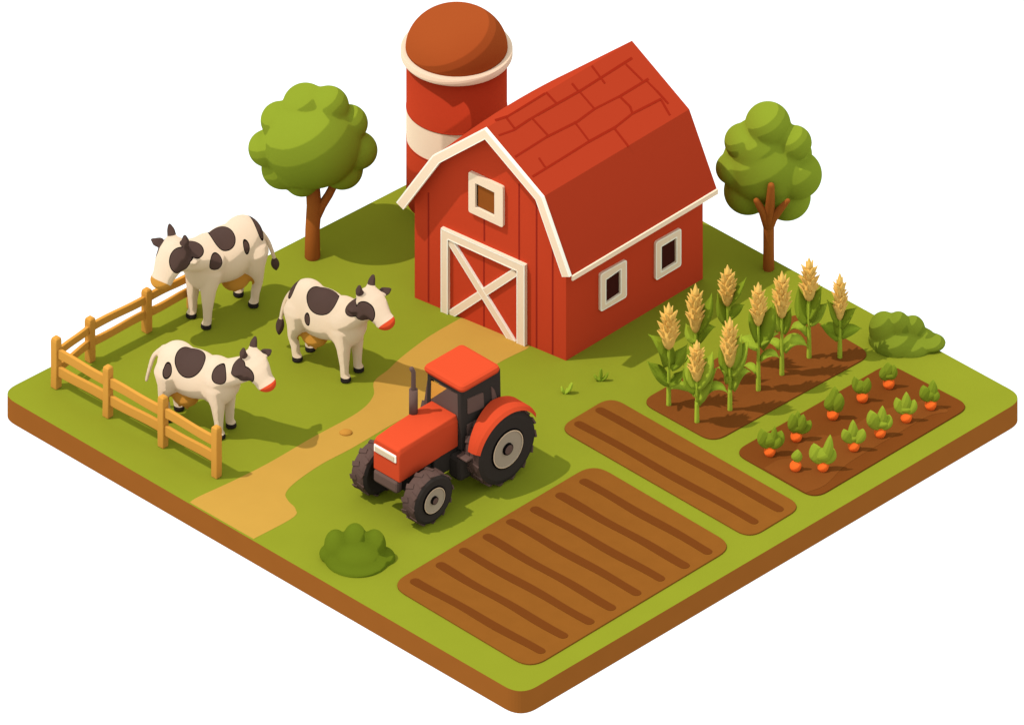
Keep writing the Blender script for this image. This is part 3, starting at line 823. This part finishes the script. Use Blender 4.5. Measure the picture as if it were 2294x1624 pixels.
def corn(label, bx, by, ear_top, ear_bot, leaves, ear_x=None, ear_w=48):
    """all numbers in the plot-sheet units of the corn bed (0.451 px)"""
    base = P(1408.8 + .451*bx, 507.2 + .451*by, 0.03)
    root = empty('corn_plant', base, label, 'corn plant', 'corn plants in the brown bed')
    K, KZ = .451/122.47, .451/100
    yaw = random.uniform(-0.35, 0.35)
    dirx = Matrix.Rotation(yaw, 3, 'Z') @ RIGHT
    def L(x, y, yaw2=0.0):
        return base + (Matrix.Rotation(yaw2, 3, 'Z') @ RIGHT) * ((x - bx) * K / math.cos(yaw2)) + UP * ((by - y) * KZ) - UP * ((x - bx) * K * math.tan(yaw2) * -0.7071 * -1) * 0
    ex = bx if ear_x is None else ear_x
    mb = MB()
    st = bez([L(bx, by + 6), L(bx, by - 100), L((bx+ex)/2, (by + ear_bot)/2), L(ex, ear_bot - 30)], 5)
    mb.tube(st, [0.048 - 0.022 * k/(len(st)-1) for k in range(len(st))], n=12)
    mb.build('stem', 'corn_green', root)
    for (x0,y0),(x1,y1),(x2,y2), w, dk in leaves:
        yw = random.uniform(-0.4, 0.4)
        pts = []
        for k in range(13):
            t = k/12
            x = x0*(1-t)**2 + 2*x1*t*(1-t) + x2*t*t; y = y0*(1-t)**2 + 2*y1*t*(1-t) + y2*t*t
            p = L(x, y) + BACK * ((x - x0) * K * math.tan(yw)) - UP * ((x - x0) * K * math.tan(yw) * 0.7071)
            pts.append(p)
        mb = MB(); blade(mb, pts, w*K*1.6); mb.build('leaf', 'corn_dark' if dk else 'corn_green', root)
    # ear: spindle of layered golden spikes
    mb = MB(); H = ear_bot - ear_top
    def W(t): return ear_w * (0.10 + 0.9 * math.sin(math.pi * (t ** 0.72)) ** 0.9) * 0.42 * (1 - 0.35*t)
    N = 14
    core = [L(ex, ear_bot - H*0.93*k/N) for k in range(N+1)]
    mb.tube(core, [max(0.012, W(k/N*0.96) * K * 0.98) for k in range(N+1)], n=16)
    for i, t in enumerate((0.22, 0.34, 0.46, 0.58, 0.68)):
        m_ = 6
        for k in range(m_):
            a = 2*math.pi*(k + 0.5*(i % 2))/m_ + random.uniform(-.2, .2) + math.pi/4
            o = V((math.cos(a), math.sin(a), 0))
            c = L(ex, ear_bot - H*t); r = W(t)*K
            ln = H*KZ*random.uniform(0.15, 0.22)
            mb.tube([c + o*r*0.6, c + o*(r*1.08) + UP*ln*0.55, c + o*(r*1.38 + 0.035) + UP*ln], [0.045, 0.032, 0.008], n=8)
    tp_ = L(ex, ear_bot - H*0.84)
    mb.tube([tp_, tp_ + UP*H*KZ*0.09, tp_ + UP*H*KZ*0.2], [0.06, 0.042, 0.008], n=10)
    mb.build('ear', 'corn_gold', root)

corn('leafy corn plant with golden ear, leftmost of the row', 198, 885, 388, 612,
     [((195,778),(140,745),(90,668),62,1), ((205,705),(255,665),(292,582),52,1), ((198,690),(185,600),(95,535),60,1), ((208,775),(250,775),(274,706),44,1), ((200,800),(250,770),(335,835),34,0)], ear_w=100)
corn('corn plant with tall golden ear, directly behind the shortest plant', 345, 775, 295, 530,
     [((330,575),(295,530),(283,482),46,0), ((345,570),(375,500),(432,500),44,1), ((345,520),(400,440),(412,330),50,1), ((340,640),(300,600),(270,690),30,1)], ear_x=331, ear_w=84)
corn('corn plant with tall golden ear, rising directly behind the broad-leaved plant', 500, 700, 200, 398,
     [((485,480),(455,430),(440,330),44,1), ((500,455),(540,405),(574,390),38,1), ((497,390),(545,340),(584,253),36,1)], ear_x=490, ear_w=82)
corn('shortest corn plant, at the near edge of the bed', 338, 970, 573, 772,
     [((345,860),(385,770),(440,700),74,0), ((350,880),(425,740),(494,832),40,0), ((330,825),(290,780),(267,703),44,1), ((342,800),(400,720),(416,622),66,0), ((330,800),(290,720),(300,640),40,0)], ear_w=82)
corn('broad-leaved corn plant just right of the shortest one', 502, 910, 460, 702,
     [((515,810),(550,705),(606,722),44,0), ((512,740),(560,650),(598,560),66,0), ((495,780),(488,690),(436,703),34,0), ((495,740),(470,650),(448,590),46,1), ((512,700),(540,600),(562,535),50,0)], ear_w=84)
corn('corn plant with thin golden ear and arching leaves, fourth from the right', 643, 812, 287, 496,
     [((640,605),(600,570),(550,548),48,0), ((655,600),(705,480),(722,378),62,1), ((655,665),(705,605),(748,655),32,0), ((635,728),(605,675),(568,697),26,0), ((655,585),(690,540),(745,532),44,0), ((640,570),(610,470),(600,400),34,1)], ear_w=76)
corn('third corn plant from the right, its mid green leaf bending right', 760, 735, 232, 458,
     [((770,620),(820,520),(890,602),46,0), ((768,530),(790,470),(806,403),36,1), ((750,520),(735,440),(702,374),44,0), ((748,610),(740,560),(670,570),30,0)], ear_w=84)
corn('second corn plant from the right, its ear highest of all', 895, 650, 165, 372,
     [((888,480),(850,420),(841,293),56,1), ((893,460),(925,390),(960,296),56,1), ((900,480),(950,440),(988,378),58,0), ((885,540),(840,460),(800,520),32,0)], ear_w=92)
corn('corn plant at the far right end with small ear and spreading leaves', 1048, 650, 243, 468,
     [((1045,560),(1010,500),(948,492),52,1), ((1055,550),(1095,505),(1158,507),44,1), ((1052,500),(1085,450),(1132,402),46,1), ((1045,490),(1015,430),(985,365),42,1), ((1045,540),(1040,470),(1010,400),36,1)], ear_w=68)

# ------------------------------------------------------------------ carrots
def carrot(label, x, y, top, leaves, dark):
    """x, y: middle of the orange crown of the root; top: tip height of the greens"""
    px, py = 1408.8 + .451*x, 507.2 + .451*y
    base = P(px, py + 9.5, 0.03)
    root = empty('carrot_plant', base, label, 'carrot', 'carrots in the near right bed')
    c = base + UP * 0.085
    mb = MB()
    mb.lathe([(0.02, -0.1), (0.08, -0.09), (0.104, -0.03), (0.108, 0.0), (0.104, 0.035), (0.086, 0.07), (0.05, 0.096), (0.012, 0.106)], c, n=28)
    mb.build('root', 'carrot_orange', root)
    K = .451/122.47; KZ = .451/100
    a0 = c + UP*0.10
    for dx, dy, w in leaves:
        yw = random.uniform(-0.3, 0.3)
        sh = RIGHT*(dx*K) + BACK*(dx*K*math.tan(yw)) - UP*(dx*K*math.tan(yw)*0.7071)
        tip = a0 + sh + UP*(dy*KZ)
        ctl = a0 + sh*0.75 + UP*(dy*KZ*0.22)
        N = 12; pts = [a0*(1-t)**2 + ctl*2*t*(1-t) + tip*t*t for t in [k/N for k in range(N+1)]]
        mb = MB(); vs = []; nk = 12
        for k, p in enumerate(pts):
            t = k/N
            d = (pts[min(k+1, N)] - pts[max(k-1, 0)]).normalized()
            s_ = d.cross(CUP.cross(RIGHT)).normalized(); u = d.cross(s_)
            ww = max(0.006, w*K*0.78*math.sin(math.pi*min(1, 0.10 + 0.90*t**1.25))**0.7)
            for j in range(nk):
                q = 2*math.pi*j/nk; vs.append(p + s_*(ww*math.cos(q)) + u*(ww*0.42*math.sin(q)))
        fs = [tuple(range(nk)), tuple(N*nk + j for j in range(nk-1, -1, -1))]
        for k in range(N):
            for j in range(nk): fs.append((k*nk+j, k*nk+nk+j, k*nk+nk+(j+1) % nk, k*nk+(j+1) % nk))
        mb.add(vs, fs, 0, True); mb.build('leaf', 'carrot_leaf_dark' if dark else 'carrot_leaf', root)
T3 = [(-46, 62, 40), (4, 100, 36), (46, 62, 40)]
carrot('carrot with wide dark tuft at the left corner of the bed', 700, 1113, 0, [(-42, 88, 44), (-5, 70, 56), (25, 102, 26), (58, 80, 44), (40, 60, 44)], True)
carrot('carrot with three dark leaves leaning right, second from the left corner', 832, 1040, 0, [(-20, 92, 40), (8, 104, 34), (34, 88, 36), (70, 58, 34), (0, 50, 50)], True)
carrot('carrot with a single short leaf, nearest the ploughed field', 828, 1187, 0, [(10, 60, 36)], False)
carrot('carrot with big lopsided mid green leaves at the near corner', 964, 1188, 0, [(-46, 92, 50), (0, 70, 60), (36, 134, 34), (48, 72, 46)], False)
carrot('carrot with one blunt dark tuft standing above its root', 1013, 931, 0, [(-14, 78, 46), (10, 116, 44), (36, 84, 44), (34, 45, 40)], True)
carrot('carrot with three spread leaves in the middle of the near row', 1117, 1088, 0, [(-50, 62, 36), (-4, 108, 34), (46, 64, 40), (-4, 40, 44)], False)
carrot('carrot with a ragged dark tuft, next to the one at the top corner', 1160, 845, 0, [(-40, 80, 32), (-10, 62, 44), (28, 74, 34), (4, 36, 36)], True)
carrot('carrot with tall middle leaf between the two three-leaved ones', 1248, 1020, 0, [(-48, 88, 46), (12, 110, 34), (46, 66, 42), (0, 46, 56)], False)
carrot('carrot with dark pointed tuft at the top corner of the bed', 1291, 777, 0, [(-32, 56, 36), (-4, 82, 42), (26, 70, 34), (0, 40, 50)], True)
carrot('carrot with three neat mid green leaves near the right corner', 1378, 945, 0, [(-50, 76, 36), (0, 104, 34), (40, 66, 36), (0, 40, 44)], False)
carrot('carrot with a tall dark forked tuft at the right corner of the bed', 1499, 882, 0, [(-38, 74, 40), (-8, 60, 52), (12, 100, 36), (24, 54, 40)], True)

# ------------------------------------------------------------------ bushes, tufts, stone
def bush(label, base_px, blobs, m='leaf_bush'):
    base = P(*base_px)
    root = empty('bush', base, label, 'bush')
    mb = MB()
    for px, py, rx, rz, d in blobs:
        z = max(0.0, (base_px[1] - py) / 100.0)
        c = base + RIGHT*((px - base_px[0])/122.47) + UP*z + BACK*d - UP*d*0.7071
        mb.ell(c, (rx/122.47, rx/122.47, rz/100), Matrix.Rotation(math.pi/4, 3, 'Z'), nu=40, nv=24)
    blend(mb, 'foliage', m, root, base, 0.025, 6)
bush('dark green leafy bush on the grass in front of the tractor', (800, 1252),
     [(800,1250,74,22,0), (752,1220,26,32,0), (795,1208,27,34,0), (838,1220,27,32,0), (735,1240,20,18,0), (858,1250,28,22,0), (800,1240,60,38,0), (768,1256,42,26,-0.05), (830,1256,44,24,-0.05)])
bush('dark green rounded bush at the back right edge beyond the corn', (2030, 768),
     [(2010,765,60,34,0), (1980,735,34,33,0), (2012,730,28,29,0), (2045,738,28,28,0.05), (2070,765,28,26,0), (2040,775,60,24,0), (1975,760,30,24,0), (2085,785,34,12,-0.1)], 'leaf_bush_back')
def tuft(label, base_px, leaves, m):
    base = P(*base_px); root = empty('grass_tuft', base, label, 'tuft')
    for dx, dy, w in leaves:
        tip = base + RIGHT*dx/122.47 + UP*dy/100
        pts = bez([base, base + (tip - base)*0.5 + RIGHT*dx*0.2/122.47, tip], 5)
        mb = MB(); mb.tube(pts, [max(0.01, w/122.47*(0.4 + 0.6*math.sin(math.pi*min(1, .1 + .75*k/(len(pts)-1))))) for k in range(len(pts))], n=12, flat=0.7)
        mb.build('leaf', m, root)
tuft('small dark green sprout of three leaves in front of the barn corner', (1346, 853), [(-14, 12, 5), (0, 25, 5), (15, 16, 5), (-3, 8, 6)], 'corn_dark')
tuft('tiny light green sprout on the grass behind the tractor', (1266, 881), [(-8, 13, 5), (4, 9, 5), (14, 20, 7)], 'corn_green')
mb = MB(); sp = P(775, 970)
mb.ell(sp + UP*0.01, (0.12, 0.10, 0.05), Matrix.Rotation(math.pi/4, 3, 'Z'))
st = mb.build('stone', 'stone_orange', base=sp); tag(st, 'flat orange stone lying on the sandy path', 'stone')

# ------------------------------------------------------------------ light, sky, camera
w = bpy.data.worlds.new('World'); sc.world = w; w.use_nodes = True
bg = w.node_tree.nodes['Background']; bg.inputs[0].default_value = (1.0, 1.07, 1.08, 1); bg.inputs[1].default_value = 1.25
sun = bpy.data.lights.new('sun', 'SUN'); sun.energy = 3.4; sun.angle = math.radians(0.5); sun.color = (1.0, 0.93, 0.90)
so = bpy.data.objects.new('sun', sun); COL.objects.link(so)
so.rotation_euler = V((0.32, 0.42, -1.0)).to_track_quat('-Z', 'Y').to_euler(); so.location = (-8, -10, 20)
cam = bpy.data.cameras.new('camera'); cam.type = 'ORTHO'; cam.ortho_scale = 2294 / 122.47; cam.clip_end = 200
co = bpy.data.objects.new('camera', cam); COL.objects.link(co)
co.location = V((1, -1, 1)) * 25; co.rotation_euler = V((-1, 1, -1)).to_track_quat('-Z', 'Y').to_euler()
sc.camera = co
vs = sc.view_settings; vs.view_transform = 'Standard'; vs.look = 'None'; vs.exposure = 0; vs.gamma = 1
